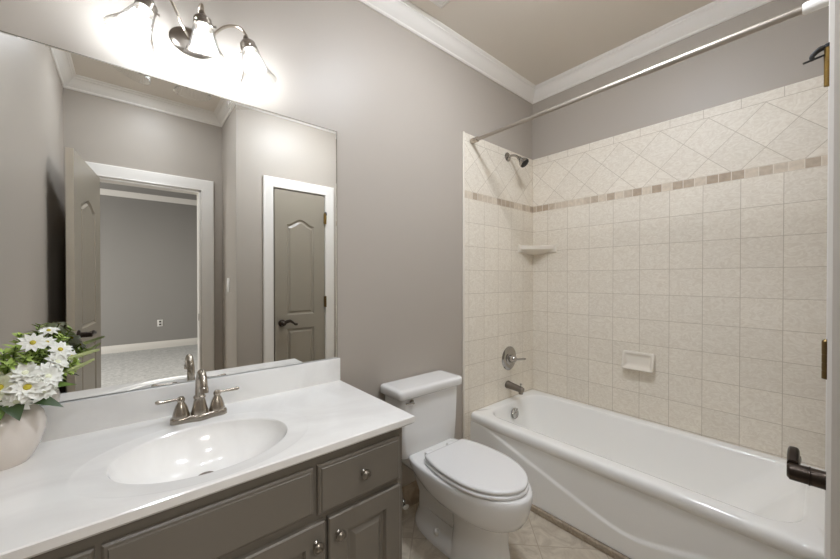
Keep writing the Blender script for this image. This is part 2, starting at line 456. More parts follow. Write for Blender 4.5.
# edge strip along the tub
struct('baseboard_tub', bx(1.672, 1.690, YC, -0.011, 0, 0.03, bev=0.002), M['striptile'])

# bedroom beyond the doorway
BY, BX0, BX1, BZ = -6.34, -3.0, 3.0, 2.76
struct('floor_bedroom', bx(BX0, BX1, BY, -2.12, -0.1, 0.004), M['carpet'], smooth=False)
struct('ceiling_bedroom', bx(BX0, BX1, BY, YD-0.12, BZ, BZ+0.05), M['bedceil'], smooth=False)
struct('wall_bedroom_far', bx(BX0, BX1, BY-0.1, BY, 0, BZ), M['bedwall'], smooth=False)
struct('wall_bedroom_right', bx(BX1, BX1+0.1, BY, YD-0.12, 0, BZ), M['bedwall'], smooth=False)
b = bmesh.new(); box(b, BX0-0.1, BX0, BY, -5.95, 0, BZ); box(b, BX0-0.1, BX0, -3.55, YD-0.12, 0, BZ); box(b, BX0-0.1, BX0, -5.95, -3.55, 0, 0.55); box(b, BX0-0.1, BX0, -5.95, -3.55, 2.35, BZ)
struct('wall_bedroom_left', b, M['bedwall'], smooth=False)
b = bmesh.new(); box(b, BX0, XL-0.12, YD-0.125, YD-0.02, 0, BZ); box(b, XN+0.1, BX1, YD-0.125, YD-0.02, 0, BZ)
struct('wall_bedroom_near', b, M['bedwall'], smooth=False)
b = bmesh.new()
loft(b, [[(BX0, BY+o, BZ-0.09+z), (BX1, BY+o, BZ-0.09+z)] for o, z in prof], False, False, close=False)
struct('trim_7', b, M['trim'])
struct('baseboard_bedroom', bx(BX0, BX1, BY, BY+0.016, 0, 0.13, bev=0.004), M['trim'])
t = thing('wall_outlet', 'white outlet plate low on the far bedroom wall seen through the doorway', 'outlet', (0.44, BY, 0.46))
obj('cover_plate', bx(0.40, 0.48, BY, BY+0.006, 0.40, 0.52, bev=0.002), M['plast'], t)
for zz in (0.435, 0.485): obj('socket_face', bx(0.424, 0.456, BY+0.006, BY+0.009, zz-0.015, zz+0.015, bev=0.003), M['cabin'], t)

# ------------------------------------------------------------------ doors
def lever_handle(parent, M4, flip, wave=True):
    """round rose, shank and a waved lever; local: y towards the room, x along the door"""
    o = bmesh.new(); c = M4 @ Vector((0, 0, 0)); ax = (M4.to_3x3() @ Vector((0, 1, 0)))
    lathe(o, [(0.031, 0), (0.031, 0.004), (0.026, 0.010), (0.0175, 0.013), (0.0165, 0.018), (0.0165, 0.034), (0.0175, 0.035), (0.0175, 0.037), (0.0165, 0.038), (0.0165, 0.062), (0.012, 0.066)], c, ax, 28)
    k = 1.0 if wave else 0.3
    pts = [(0, 0.058, 0.006*k), (0.025, 0.059, 0.017*k), (0.05, 0.059, 0.020*k), (0.072, 0.059, 0.006*k), (0.092, 0.059, -0.010*k), (0.115, 0.058, -0.012*k)]
    path = smooth_path(pts, 4); rings = []
    for i, p_ in enumerate(path):
        u_ = i/(len(path)-1); hh = (0.0165-0.008*u_) if u_ < 0.96 else 0.005; ww = 0.0085 if u_ < 0.96 else 0.004
        rings.append([M4 @ Vector((p_.x*flip, p_.y+ww*math.copysign(abs(math.cos(q))**0.6, math.cos(q)), p_.z+hh*math.copysign(abs(math.sin(q))**0.6, math.sin(q)))) for q in [2*PI*j/16 for j in range(16)]])
    loft(o, rings)
    return obj('door_handle', o, M['bronze'], parent, label='dark bronze lever handle')
def door_panels(w, x0=0.0):
    a, c = x0+w*0.225, x0+w*0.775
    return [arch(a, c, 0.955, 1.738, 0.050), rect(a, c, 0.24, 0.835)]
ST = [(0.005, 0.006), (0.014, 0.0105), (0.020, 0.0105), (0.034, 0.002)]
# closet door (closed, leaf set just inside the casing)
dx0, dx1 = CL+0.006, CR-0.004
t = thing('door_2', 'closed taupe closet door with arched panel and bronze lever', 'door', (dx0, YC, 0)); del t['label'], t['category']; t['kind'] = 'structure'
# front faces +y, so mirror the local frame
Mc = Matrix(((1, 0, 0, 0), (0, -1, 0, YC+0.008), (0, 0, 1, 0), (0, 0, 0, 1)))
b = bmesh.new(); panel_board(b, dx0, dx1, 0.012, CT-0.008, 0.035, door_panels(dx1-dx0, dx0), ST, Mc)
obj('door_leaf', b, M['door'], t, ang=20)
lever_handle(t, Matrix.Translation((1.0, YC+0.008, 0.889)), 1)
for k, zz in enumerate((1.822, 1.058, 0.30)):
    b = bmesh.new()
    lathe(b, [(0.003, -0.052), (0.0075, -0.05), (0.0075, -0.03), (0.0068, -0.0295), (0.0068, -0.0285), (0.0075, -0.028), (0.0075, -0.01), (0.0068, -0.0095), (0.0068, -0.0085), (0.0075, -0.008), (0.0075, 0.012), (0.0068, 0.0125), (0.0068, 0.0135), (0.0075, 0.014), (0.0075, 0.048), (0.006, 0.05), (0.003, 0.053)], (CR, YC+0.0245, zz), n=16)
    box(b, CR-0.012, CR+0.004, YC+0.006, YC+0.022, zz-0.048, zz+0.048, bev=0.001)
    h = obj('hinge', b, M['brass'] if k == 0 else M['dbrass'], t, label='brass hinge')
    if k == 0:
        b = bmesh.new()
        tube(b, [(CR+0.004, YC+0.022, zz+0.052), (CR-0.003, YC+0.038, zz+0.05), (CR-0.006, YC+0.052, zz+0.036), (CR-0.006, YC+0.05, zz+0.025)], [0.006, 0.007, 0.0055, 0.004], 10, k=5)
        tube(b, [(CR, YC+0.024, zz+0.033), (CR-0.012, YC+0.068, zz+0.022)], 0.0028, 8)
        lathe(b, [(0.0095, 0.050), (0.0095, 0.056), (0.006, 0.059)], (CR, YC+0.0245, zz), n=14)
        obj('hinge_pin_stop', b, M['black'], h, label='black hinge pin door stop')
# entry door, swung open along the left wall
t = thing('door_1', 'x', 'door', (JL+0.02, YD+0.02, 0)); del t['label'], t['category']; t['kind'] = 'structure'
ang = math.radians(96.6); L = 0.70
hx, hy = -0.158, YD+0.012        # hinge end of the visible face
dirv = Vector((-0.115, 0.9934, 0)); nor = Vector((0.9934, 0.115, 0))
Md = Matrix(((dirv.x, -nor.x, 0, hx), (dirv.y, -nor.y, 0, hy), (0, 0, 1, 0), (0, 0, 0, 1)))
b = bmesh.new(); panel_board(b, 0, L, 0.012, 2.028, 0.035, door_panels(L), ST, Md)
obj('door_leaf', b, M['door'], t, ang=20)
b = bmesh.new(); panel_board(b, L-0.0005, L+0.0015, 0.012, 2.028, 0.035, [], ST, Md, edge=0.0005)
M['edge'] = mat('beige_door_edge', (206, 197, 182), 0.4)
obj('door_edge', b, M['edge'], t, smooth=False, label='pale painted latch edge')
Mh = Matrix(((dirv.x, nor.x, 0, hx+dirv.x*(L-0.065)), (dirv.y, nor.y, 0, hy+dirv.y*(L-0.065)), (0, 0, 1, 0.93), (0, 0, 0, 1)))
lever_handle(t, Mh, -1, wave=False)
Mh2 = Matrix(((dirv.x, -nor.x, 0, hx+dirv.x*(L-0.065)-nor.x*0.035), (dirv.y, -nor.y, 0, hy+dirv.y*(L-0.065)-nor.y*0.035), (0, 0, 1, 0.93), (0, 0, 0, 1)))
lever_handle(t, Mh2, -1, wave=False)
for zz in (1.83, 1.03, 0.25):
    b = bmesh.new(); lathe(b, [(0.003, -0.05), (0.007, -0.048), (0.007, 0.048), (0.003, 0.05)], (hx-0.042, YD+0.012, zz), n=12)
    obj('hinge', b, M['dbrass'], t)

# light switch in the nook
t = thing('light_switch', 'white light switch plate on the narrow side wall in the mirror', 'switch', (XN, -1.80, 1.215))
obj('cover_plate', bx(XN-0.006, XN, -1.837, -1.765, 1.155, 1.275, bev=0.002), M['plast'], t)
obj('rocker', bx(XN-0.011, XN-0.006, -1.818, -1.784, 1.18, 1.25, bev=0.002), M['plast'], t)

# ceiling exhaust vent
fx0, fx1, fy0, fy1 = 0.985, 1.291, -0.452, -0.152
t = thing('ceiling_vent', 'white square ceiling vent cut off at the top edge of the photo', 'vent', (1.14, -0.3, ZC))
b = bmesh.new(); z1 = ZC
def rr2(d, z): return [(fx0+d, fy0+d, z), (fx1-d, fy0+d, z), (fx1-d, fy1-d, z), (fx0+d, fy1-d, z)]
loft(b, [rr2(0, z1), rr2(0, z1-0.008), rr2(0.012, z1-0.016), rr2(0.022, z1-0.016), rr2(0.026, z1-0.012), rr2(0.034, z1-0.012), rr2(0.038, z1-0.018), rr2(0.07, z1-0.022), rr2(0.075, z1-0.006)], True, True)
obj('grille_frame', b, M['trim'], t, ang=20)
b = bmesh.new()
for k in range(7): box(b, fx0+0.072, fx1-0.072, fy0+0.085+k*0.022, fy0+0.096+k*0.022, z1-0.018, z1-0.008)
obj('louver_slats', b, M['trim'], t, smooth=False)
# flush disc lamp over the middle of the floor (its shadows show on the shower walls)
LX, LY = 1.14, -0.88
t = thing('ceiling_lamp', 'white flush disc lamp in the middle of the bathroom ceiling, out of the photo', 'ceiling light', (LX, LY, ZC))
b = bmesh.new(); lathe(b, [(0.165, 0), (0.170, 0.006), (0.170, 0.024), (0.160, 0.030), (0.150, 0.026), (0.150, 0.004)], (LX, LY, ZC), (0, 0, -1), 40, cap0=False, cap1=False); obj('rim', b, M['trim'], t)
b = bmesh.new(); lathe(b, [(0.149, 0.010), (0.149, 0.034), (0.140, 0.062), (0.115, 0.080), (0.07, 0.091), (0.01, 0.095)], (LX, LY, ZC), (0, 0, -1), 36); obj('lamp_diffuser', b, M['dome'], t, label='lit frosted diffuser')
# fill lamp added over the entry to brighten the mirrored walls
t = thing('entry_fill_lamp', 'small round unseen fill lamp added in the ceiling over the bathroom entry', 'ceiling light', (0.15, -1.52, ZC))
b = bmesh.new(); lathe(b, [(0.088, 0), (0.115, 0), (0.115, 0.004), (0.10, 0.010), (0.088, 0.006)], (0.15, -1.52, ZC), (0, 0, -1), 40, cap0=False, cap1=False); obj('trim_ring', b, M['trim'], t)
b = bmesh.new(); lathe(b, [(0.087, 0.001), (0.087, 0.004), (0.04, 0.006), (0.005, 0.0065)], (0.15, -1.52, ZC), (0, 0, -1), 32); obj('lamp_lens', b, M['entry_fill'], t, label='lit lens of the added fill lamp')

# ------------------------------------------------------------------ mirror
t = thing('wall_mirror', 'large frameless mirror on the wall above the white vanity top', 'mirror', (0.2, 0, 0.9))
mx0, mx1, mz0, mz1 = XL+0.003, 0.7507, 0.8975, 1.9594
b = bmesh.new()
loft(b, [[(mx0, -0.0010, mz0), (mx1, -0.0010, mz0), (mx1, -0.0010, mz1), (mx0, -0.0010, mz1)], [(mx0, -0.0045, mz0), (mx1, -0.0045, mz0), (mx1, -0.0045, mz1), (mx0, -0.0045, mz1)], [(mx0+0.003, -0.006, mz0+0.002), (mx1-0.004, -0.006, mz0+0.002), (mx1-0.004, -0.006, mz1-0.004), (mx0+0.003, -0.006, mz1-0.004)]])
obj('mirror_glass', b, M['mirror'], t, smooth=False)
b = bmesh.new()
box(b, mx1, mx1+0.0035, -0.0035, 0, mz0, mz1+0.0035); box(b, mx0, mx1, -0.0035, 0, mz1, mz1+0.003)
obj('mirror_edge', b, M['shade_dark'], t, smooth=False, label='dark polished edge')

# ------------------------------------------------------------------ vanity cabinet
VX0, VX1, VF = XL+0.002, 0.7225, -0.5475
t = thing('vanity_cabinet', 'dark grey vanity cabinet under the white sink top', 'cabinet', (0.19, -0.27, 0))
van = t
b = bmesh.new()
box(b, VX0, VX0+0.018, VF+0.018, -0.002, 0.0, 0.762); box(b, VX1-0.018, VX1, VF+0.018, -0.002, 0.0, 0.762)
box(b, VX0+0.018, VX1-0.018, VF+0.018, -0.002, 0.10, 0.118); box(b, VX0+0.018, VX1-0.018, -0.012, -0.002, 0.118, 0.762)
for x0, x1 in ((VX0, VX0+0.028), (-0.068, -0.03), (0.393, 0.419), (0.693, VX1)): box(b, x0, x1, VF, VF+0.018, 0.09, 0.762)
for z0, z1 in ((0.722, 0.762), (0.555, 0.612), (0.09, 0.15)): box(b, VX0+0.02, VX1-0.02, VF+0.0003, VF+0.018, z0, z1)
box(b, 0.424, 0.450, VF+0.0003, VF+0.018, 0.12, 0.56); box(b, 0.15, 0.19, VF+0.0003, VF+0.018, 0.12, 0.56); box(b, -0.1, -0.06, VF+0.0003, VF+0.018, 0.12, 0.56)
obj('body', b, M['cab'], t, smooth=False)
obj('toe_kick', bx(VX0+0.018, VX1-0.018, VF+0.07, VF+0.085, 0, 0.1), M['cab'], t, smooth=False)
DF = VF-0.0175
Mv = Matrix.Translation((0, DF, 0))
def knob(parent, x, z):
    b = bmesh.new()
    lathe(b, [(0.009, 0), (0.008, 0.003), (0.005, 0.006), (0.005, 0.013), (0.010, 0.016), (0.0155, 0.019), (0.0155, 0.0225), (0.0135, 0.0235), (0.013, 0.0225), (0.0115, 0.0235), (0.009, 0.0265), (0.004, 0.028)], (x, DF, z), (0, -1, 0), 24)
    return obj('knob', b, M['pewter'], parent, label='brushed nickel knob')
EDG = [(0.011, 0.0), (0.0125, 0.0)]
def slab_front(nm, x0, x1, z0, z1, parent):
    b = bmesh.new(); P = lambda x, y, z: (x, DF+y, z)
    def R(d, y): return [P(x, y, z) for x, z in rect(x0+d, x1-d, z0+d, z1-d)]
    loft(b, [R(0, 0.017), R(0, 0.008), R(0.004, 0.004), R(0.009, 0.0035), R(0.011, 0.0), R(0.02, 0.0)])
    return obj(nm, b, M['cab'], parent, smooth=False)
d = slab_front('drawer', 0.412, 0.7035, 0.589, 0.733, t); knob(d, 0.558, 0.666)
d = slab_front('drawer', -0.335, -0.054, 0.589, 0.733, t); knob(d, -0.195, 0.655)
slab_front('false_front', -0.043, 0.399, 0.599, 0.733, t)
VST = [(0.003, 0.004), (0.006, 0.0105), (0.017, 0.0105), (0.030, 0.0015)]
for x0, x1, kx in ((0.443, 0.7035, 0.472), (0.174, 0.432, 0.403), (-0.073, 0.164, -0.043), (-0.335, -0.085, -0.113)):
    b = bmesh.new(); panel_board(b, x0, x1, 0.125, 0.571, 0.017, [rect(x0+0.058, x1-0.058, 0.183, 0.513)], VST, Mv, edge=0.004)
    d = obj('cabinet_door', b, M['cab'], t, smooth=False); knob(d, kx, 0.517)

# ------------------------------------------------------------------ vanity top with basin
t = thing('sink_countertop', 'glossy white vanity top with moulded oval sink and backsplash', 'countertop', (0.19, -0.27, 0.7635))
cx0, cx1, cy0, cy1, cz, cb = XL+0.001, 0.761, -0.5715, -0.001, 0.7917, 0.7635
bxc, byc, ba, bb = 0.175, -0.345, 0.217, 0.168
angs = [2*PI*i/120 for i in range(120)]
for X, Y in ((cx0, cy0), (cx1, cy0), (cx1, cy1), (cx0, cy1)):
    angs.append(math.atan2(Y-byc, X-bxc) % (2*PI))
angs = sorted(angs)
def ell_ring(a_, b_, z, oy=0.0, ox=0.0): return [(bxc+ox+a_*math.cos(q), byc+oy+b_*math.sin(q), z) for q in angs]
def edge_ring(d, z):
    out = []
    for q in angs:
        c, s = math.cos(q), math.sin(q); k = 1e9
        if c > 1e-9: k = min(k, (cx1-d-bxc)/c)
        if c < -1e-9: k = min(k, (cx0+d-bxc)/c)
        if s > 1e-9: k = min(k, (cy1-d-byc)/s)
        if s < -1e-9: k = min(k, (cy0+d-byc)/s)
        out.append((bxc+c*k, byc+s*k, z))
    return out
def basin(off=0.0):
    rs = []
    for u in (0.10, 0.25, 0.4, 0.55, 0.68, 0.79, 0.87, 0.93, 0.97):
        z = cz-0.006-0.108*(1-u**2.6)**0.8
        rs.append(ell_ring(ba*u, bb*u, z, 0.045*(1-u), 0))
    return rs
b = bmesh.new()
rings = basin() + [ell_ring(ba*0.99, bb*0.99, cz-0.0055), ell_ring(ba*1.005, bb*1.01, cz-0.002), ell_ring(ba*1.03, bb*1.04, cz-0.0005), ell_ring(ba*1.26, bb*1.22, cz-0.0022), ell_ring(ba*1.30, bb*1.255, cz-0.0004), ell_ring(ba*1.33, bb*1.275, cz),
                   edge_ring(0.003, cz), edge_ring(0.0, cz-0.003), edge_ring(0.0, cz-0.022), edge_ring(0.005, cb)]
# keep the outer rings inside the slab
for k in range(len(basin())+3, len(basin())+6):
    rings[k] = [(min(max(x, cx0+0.006), cx1-0.006), min(max(y, cy0+0.006), cy1-0.022), z) for x, y, z in rings[k]]
# underside of the slab and of the bowl
rings += [edge_ring(0.02, cb), ell_ring(ba*1.05, bb*1.05, cb), ell_ring(ba*0.95, bb*0.95, cz-0.07), ell_ring(ba*0.5, bb*0.5, cz-0.125, 0.02), ell_ring(ba*0.15, bb*0.15, cz-0.128, 0.04)]
loft(b, rings)
obj('counter_slab', b, M['counter'], t, ang=28)
b = bmesh.new(); box(b, cx0, cx1, -0.0215, -0.0005, cz-0.002, 0.896, bev=0.003)
obj('backsplash', b, M['counter'], t)
b = bmesh.new(); dy = byc+0.0405
lathe(b, [(0.004, 0.002), (0.016, 0.0045), (0.018, 0.0025), (0.023, 0.0035), (0.0245, 0.0015), (0.0245, -0.004)], (bxc, dy, cz-0.112), n=28)
obj('sink_drain', b, M['dnickel'], t, label='dark metal pop-up drain')

# ------------------------------------------------------------------ basin faucet
FX, FY = 0.185, -0.110
t = thing('basin_faucet', 'brushed nickel two handle faucet behind the oval sink', 'faucet', (FX, FY, cz))
b = bmesh.new()
def plate_ring(d, z, n=64):
    out = []
    for i in range(n):
        q = 2*PI*i/n; X = (0.083-d)*math.copysign(abs(math.cos(q))**0.75, math.cos(q))
        wv = 0.0275 - 0.004*math.cos(2*PI*X/0.083*1.0+PI) * (1 if abs(X) < 0.06 else 0.6)
        out.append((FX+X, FY+(wv-d)*math.copysign(abs(math.sin(q))**0.8, math.sin(q)), z))
    return out
loft(b, [plate_ring(0, cz), plate_ring(0.0, cz+0.013), plate_ring(0.0015, cz+0.017), plate_ring(0.005, cz+0.0195), plate_ring(0.010, cz+0.020)])
obj('base_plate', b, M['nickel'], t)
bell = [(0.0245, 0.0), (0.0245, 0.006), (0.0225, 0.014), (0.0195, 0.026), (0.0155, 0.038), (0.011, 0.046), (0.0095, 0.05), (0.0115, 0.053), (0.0115, 0.060), (0.008, 0.066), (0.003, 0.068)]
for s in (-1, 1):
    hxp = FX+s*0.0525
    b = bmesh.new(); lathe(b, bell, (hxp, FY, cz+0.018), n=28)
    e = [(hxp, FY, cz+0.077), (hxp+s*0.018, FY-0.002, cz+0.0785), (hxp+s*0.045, FY-0.006, cz+0.079), (hxp+s*0.062, FY-0.008, cz+0.081), (hxp+s*0.069, FY-0.009, cz+0.081)]
    tube(b, e, [0.0065, 0.0052, 0.0062, 0.0075, 0.004], 12, 0.85, k=4)
    obj('handle', b, M['nickel'], t)
b = bmesh.new()
lathe(b, [(0.0255, 0), (0.0255, 0.006), (0.0235, 0.016), (0.0195, 0.034), (0.0165, 0.048), (0.0165, 0.051), (0.0185, 0.053), (0.0185, 0.058), (0.0145, 0.062)], (FX, FY, cz+0.018), n=28)
sp = [(FX, FY, cz+0.072), (FX, FY-0.001, cz+0.115), (FX, FY-0.012, cz+0.145), (FX, FY-0.040, cz+0.165), (FX, FY-0.070, cz+0.159), (FX, FY-0.088, cz+0.138), (FX, FY-0.093, cz+0.120)]
tube(b, sp, [0.0138, 0.0125, 0.0118, 0.0113, 0.0108, 0.0108, 0.0108], 18, k=7)
lathe(b, [(0.0128, 0), (0.0128, 0.016), (0.0105, 0.018)], (FX, FY-0.0945, cz+0.110), (0, 0.1, 1), 18)
obj('spout', b, M['nickel'], t)
b = bmesh.new(); lathe(b, [(0.0025, 0), (0.0025, 0.05), (0.005, 0.052), (0.005, 0.06), (0.002, 0.063)], (FX, FY+0.021, cz+0.018), n=12)
obj('lift_rod', b, M['nickel'], t)

# ------------------------------------------------------------------ vanity light bar
t = thing('vanity_light', 'three lamp brushed nickel wall light with ribbed glass shades above the mirror', 'wall light', (0.185, 0, 2.12))
b = bmesh.new()
lathe(b, [(0.060, 0.0), (0.060, 0.006), (0.054, 0.012), (0.040, 0.018), (0.03, 0.020), (0.012, 0.022), (0.012, 0.034), (0.006, 0.037)], (0.182, 0, 2.126), (0, -1, 0), 40, ell=(1.15, 0.82))
obj('wall_plate', b, M['dnickel'], t)
lamps = [(( 0.049, -0.110, 2.125), (0.006, -0.120, 2.006), [(0.172, -0.02, 2.125), (0.150, -0.05, 2.140), (0.112, -0.078, 2.200), (0.074, -0.098, 2.205), (0.052, -0.108, 2.165), (0.049, -0.110, 2.135)]),
         (( 0.194, -0.148, 2.125), (0.200, -0.154, 2.006), [(0.184, -0.02, 2.128), (0.186, -0.07, 2.150), (0.190, -0.118, 2.190), (0.193, -0.142, 2.185), (0.194, -0.148, 2.160), (0.194, -0.148, 2.135)]),
         (( 0.341, -0.118, 2.125), (0.376, -0.126, 2.006), [(0.196, -0.02, 2.125), (0.222, -0.05, 2.132), (0.268, -0.085, 2.178), (0.310, -0.104, 2.188), (0.334, -0.114, 2.165), (0.340, -0.118, 2.135)])]
for top, rim, path in lamps:
    top = Vector(top); rim = Vector(rim); ax = (rim-top).normalized(); Ls = (rim-top).length
    b = bmesh.new(); tube(b, path, 0.0048, 10, k=7)
    obj('arm', b, M['lnickel'], t)
    b = bmesh.new(); lathe(b, [(0.006, -0.036), (0.009, -0.030), (0.010, -0.022), (0.020, -0.016), (0.0265, -0.008), (0.0265, 0.002), (0.0285, 0.004), (0.0285, 0.014), (0.026, 0.017)], top, ax, 28)
    for q in range(3):
        u, v = frame(ax); dq = u*math.cos(q*2.1)+v*math.sin(q*2.1)
        lathe(b, [(0.003, 0.026), (0.003, 0.034), (0.0045, 0.035), (0.0045, 0.038), (0.002, 0.039)], top+ax*0.009, dq, 8)
    obj('lamp_holder', b, M['dnickel'], t)
    b = bmesh.new()
    pr = [(0.0245, 0.006), (0.028, 0.018), (0.031, 0.032), (0.034, 0.046), (0.0375, 0.062), (0.0425, 0.080), (0.049, 0.097), (0.057, 0.111), (0.063, Ls)]
    inn = [(r-0.0022, h) for r, h in reversed(pr)]
    lathe(b, pr+inn, top, ax, 96, 24, 0.022, False, False)
    obj('glass_shade', b, M['glass'], t, ang=60, label='clear ribbed bell glass shade')
    b = bmesh.new(); lathe(b, [(0.003, Ls+0.002), (0.0055, Ls), (0.0655, Ls-0.002), (0.0655, Ls+0.001)][2:], top, ax, 64, cap0=False, cap1=False)
    b.free()
    b = bmesh.new(); lathe(b, [(0.012, 0.012), (0.013, 0.03), (0.014, 0.042), (0.0185, 0.054), (0.021, 0.066), (0.0195, 0.078), (0.012, 0.087), (0.003, 0.090)], top, ax, 28)
    obj('bulb', b, M['bulb'], t, label='lit bulb')

# ------------------------------------------------------------------ toilet
TXC = 1.205
t = thing('toilet', 'white two piece toilet between the vanity and the bathtub', 'toilet', (TXC, -0.38, 0))
def egg(yb, yf, hw, z, n=56, sq=0.55, wide=0.42):
    """plan outline: blunt at the back (yb), rounded tip at the front (yf)"""
    out = []; ym = yb + (yf-yb)*wide
    for i in range(n):
        q = 2*PI*i/n; c, s = math.cos(q), math.sin(q)
        if s >= 0:   # back half
            x = hw*math.copysign(abs(c)**sq, c); y = ym+(yb-ym)*abs(s)**sq
        else:
            x = hw*math.copysign(abs(c)**0.92, c); y = ym+(yf-ym)*abs(s)**0.96
        out.append((TXC+x, y, z))
    return out
def plan(hws, z, k=1.0, dy=0.0, ks=1.0, n=13):
    """outline from (y, half width) pairs, mirrored about the bowl's long axis"""
    pts = smooth_path([(w_, y_, 0) for y_, w_ in hws], 4)
    ym = sum(p.y for p in pts)/len(pts)
    right = [(TXC+p.x*k, ym+(p.y-ym)*ks+dy, z) for p in pts]; left = [(TXC-p.x*k, ym+(p.y-ym)*ks+dy, z) for p in reversed(pts)]
    return right+left
LIDO = [(-0.262, 0.112), (-0.266, 0.132), (-0.30, 0.147), (-0.38, 0.164), (-0.46, 0.169), (-0.54, 0.163), (-0.605, 0.144), (-0.658, 0.112), (-0.696, 0.069), (-0.714, 0.029), (-0.718, 0.006)]
b = bmesh.new()
loft(b, [egg(-0.36, -0.660, 0.104, 0.0), egg(-0.36, -0.660, 0.104, 0.012), egg(-0.37, -0.645, 0.094, 0.05), egg(-0.38, -0.632, 0.086, 0.14), egg(-0.37, -0.636, 0.087, 0.215), egg(-0.36, -0.645, 0.092, 0.234), egg(-0.33, -0.682, 0.122, 0.243), egg(-0.28, -0.706, 0.146, 0.262), egg(-0.22, -0.722, 0.164, 0.292), egg(-0.16, -0.732, 0.174, 0.328), egg(-0.13, -0.738, 0.179, 0.358), egg(-0.12, -0.739, 0.180, 0.385), egg(-0.125, -0.735, 0.176, 0.393), egg(-0.14, -0.72, 0.165, 0.394)])
obj('bowl', b, M['porc'], t, ang=60)
b = bmesh.new()
# rear deck carrying the tank, trapway and the foot with its bolt caps
loft(b, [rrect(TXC-0.140, TXC+0.140, -0.32, -0.03, 0.03, 0.376, 5, 3), rrect(TXC-0.145, TXC+0.145, -0.32, -0.025, 0.03, 0.370, 5, 3), rrect(TXC-0.142, TXC+0.142, -0.32, -0.03, 0.03, 0.335, 5, 3), rrect(TXC-0.112, TXC+0.112, -0.33, -0.05, 0.03, 0.300, 5, 3), rrect(TXC-0.066, TXC+0.066, -0.36, -0.08, 0.03, 0.255, 5, 3), rrect(TXC-0.050, TXC+0.050, -0.42, -0.11, 0.03, 0.16, 5, 3), rrect(TXC-0.052, TXC+0.052, -0.44, -0.11, 0.03, 0.06, 5, 3)])
loft(b, [egg(-0.075, -0.640, 0.101, 0.0, sq=0.85), egg(-0.075, -0.640, 0.101, 0.016, sq=0.85), egg(-0.080, -0.63, 0.094, 0.034, sq=0.85), egg(-0.09, -0.61, 0.078, 0.066, sq=0.85), egg(-0.10, -0.58, 0.058, 0.105, sq=0.85)])
obj('base', b, M['porc'], t, ang=60)
for s in (-1, 1):
    b = bmesh.new(); lathe(b, [(0.0145, 0), (0.0145, 0.012), (0.012, 0.020), (0.006, 0.025), (0.002, 0.026)], (TXC+s*0.080, -0.300, 0.052), (s*0.75, 0, 1), 20)
    obj('bolt_cap', b, M['cap'], t)
b = bmesh.new()
T0, T1 = TXC-0.20, TXC+0.20
loft(b, [rrect(T0+0.018, T1-0.018, -0.165, -0.022, 0.03, 0.376, 6, 4), rrect(T0+0.010, T1-0.010, -0.172, -0.018, 0.03, 0.384, 6, 4), rrect(T0+0.004, T1-0.004, -0.174, -0.016, 0.028, 0.50, 6, 4), rrect(T0, T1, -0.176, -0.014, 0.026, 0.665, 6, 4), rrect(T0, T1, -0.176, -0.014, 0.026, 0.684, 6, 4)])
obj('tank', b, M['porc'], t, ang=60)
b = bmesh.new(); A0, A1 = TXC-0.221, TXC+0.221
loft(b, [rrect(A0+0.008, A1-0.008, -0.188, -0.008, 0.022, 0.680, 6, 4), rrect(A0, A1, -0.194, -0.006, 0.024, 0.686, 6, 4), rrect(A0, A1, -0.194, -0.006, 0.024, 0.706, 6, 4), rrect(A0, A1, -0.194, -0.006, 0.024, 0.716, 6, 4), rrect(A0+0.004, A1-0.004, -0.190, -0.009, 0.022, 0.723, 6, 4), rrect(A0+0.012, A1-0.012, -0.182, -0.016, 0.016, 0.7265, 6, 4), rrect(A0+0.03, A1-0.03, -0.165, -0.03, 0.01, 0.7275, 6, 4)])
obj('tank_lid', b, M['porc'], t, ang=60)
b = bmesh.new(); fl = (TXC-0.140, -0.176, 0.658)
lathe(b, [(0.014, 0), (0.014, 0.005), (0.008, 0.008), (0.006, 0.02)], fl, (0, -1, 0), 18)
tube(b, [(fl[0], -0.192, fl[2]), (fl[0]-0.012, -0.20, fl[2]+0.004), (fl[0]-0.035, -0.206, fl[2]+0.008), (fl[0]-0.055, -0.205, fl[2]+0.012)], [0.008, 0.0085, 0.009, 0.005], 10, 0.8, k=4)
obj('flush_lever', b, M['chrome'], t, label='chrome flush lever')
def seat_rings(z0, z1, yb, yf, hw, r):
    k = hw/0.176
    return [plan(LIDO, z_, k*q_, 0, k*(1-(1-q_)*0.6)) for z_, q_ in ((z0, 0.965), (z0+r*0.6, 1.0), (z1-r, 1.0), (z1-r*0.25, 0.975), (z1, 0.90))]
b = bmesh.new(); loft(b, seat_rings(0.3955, 0.4125, -0.262, -0.737, 0.1785, 0.006)); obj('seat', b, M['seat'], t, ang=60)
b = bmesh.new(); loft(b, seat_rings(0.414, 0.432, -0.258, -0.728, 0.175, 0.006)); obj('seat_cover', b, M['seat'], t, ang=60)
for s in (-1, 1):
    obj('seat_hinge', bx(TXC+s*0.075-0.022, TXC+s*0.075+0.022, -0.262, -0.222, 0.393, 0.418, bev=0.006), M['seat'], t)
# shut-off valve beside the bowl
t = thing('shutoff_valve', 'small chrome water shut-off valve on the wall beside the toilet foot', 'valve', (1.075, 0, 0.16))
vx, vz = 1.098, 0.080
b = bmesh.new(); lathe(b, [(0.028, 0.010), (0.028, 0.014), (0.012, 0.022), (0.008, 0.024)], (vx, 0, vz), (0, -1, 0), 20); obj('escutcheon', b, M['chrome'], t)
b = bmesh.new(); tube(b, [(vx, -0.015, vz), (vx, -0.085, vz)], 0.008, 12); lathe(b, [(0.011, 0), (0.012, 0.004), (0.012, 0.03), (0.008, 0.034)], (vx, -0.066, vz-0.006), (0, 0, 1), 14); obj('valve_body', b, M['chrome'], t)
b = bmesh.new(); lathe(b, [(0.017, 0), (0.019, 0.004), (0.017, 0.010), (0.005, 0.012)], (vx, -0.085, vz), (0, -1, 0), 20, ell=(1.0, 0.6)); obj('handle', b, M['cream'], t)
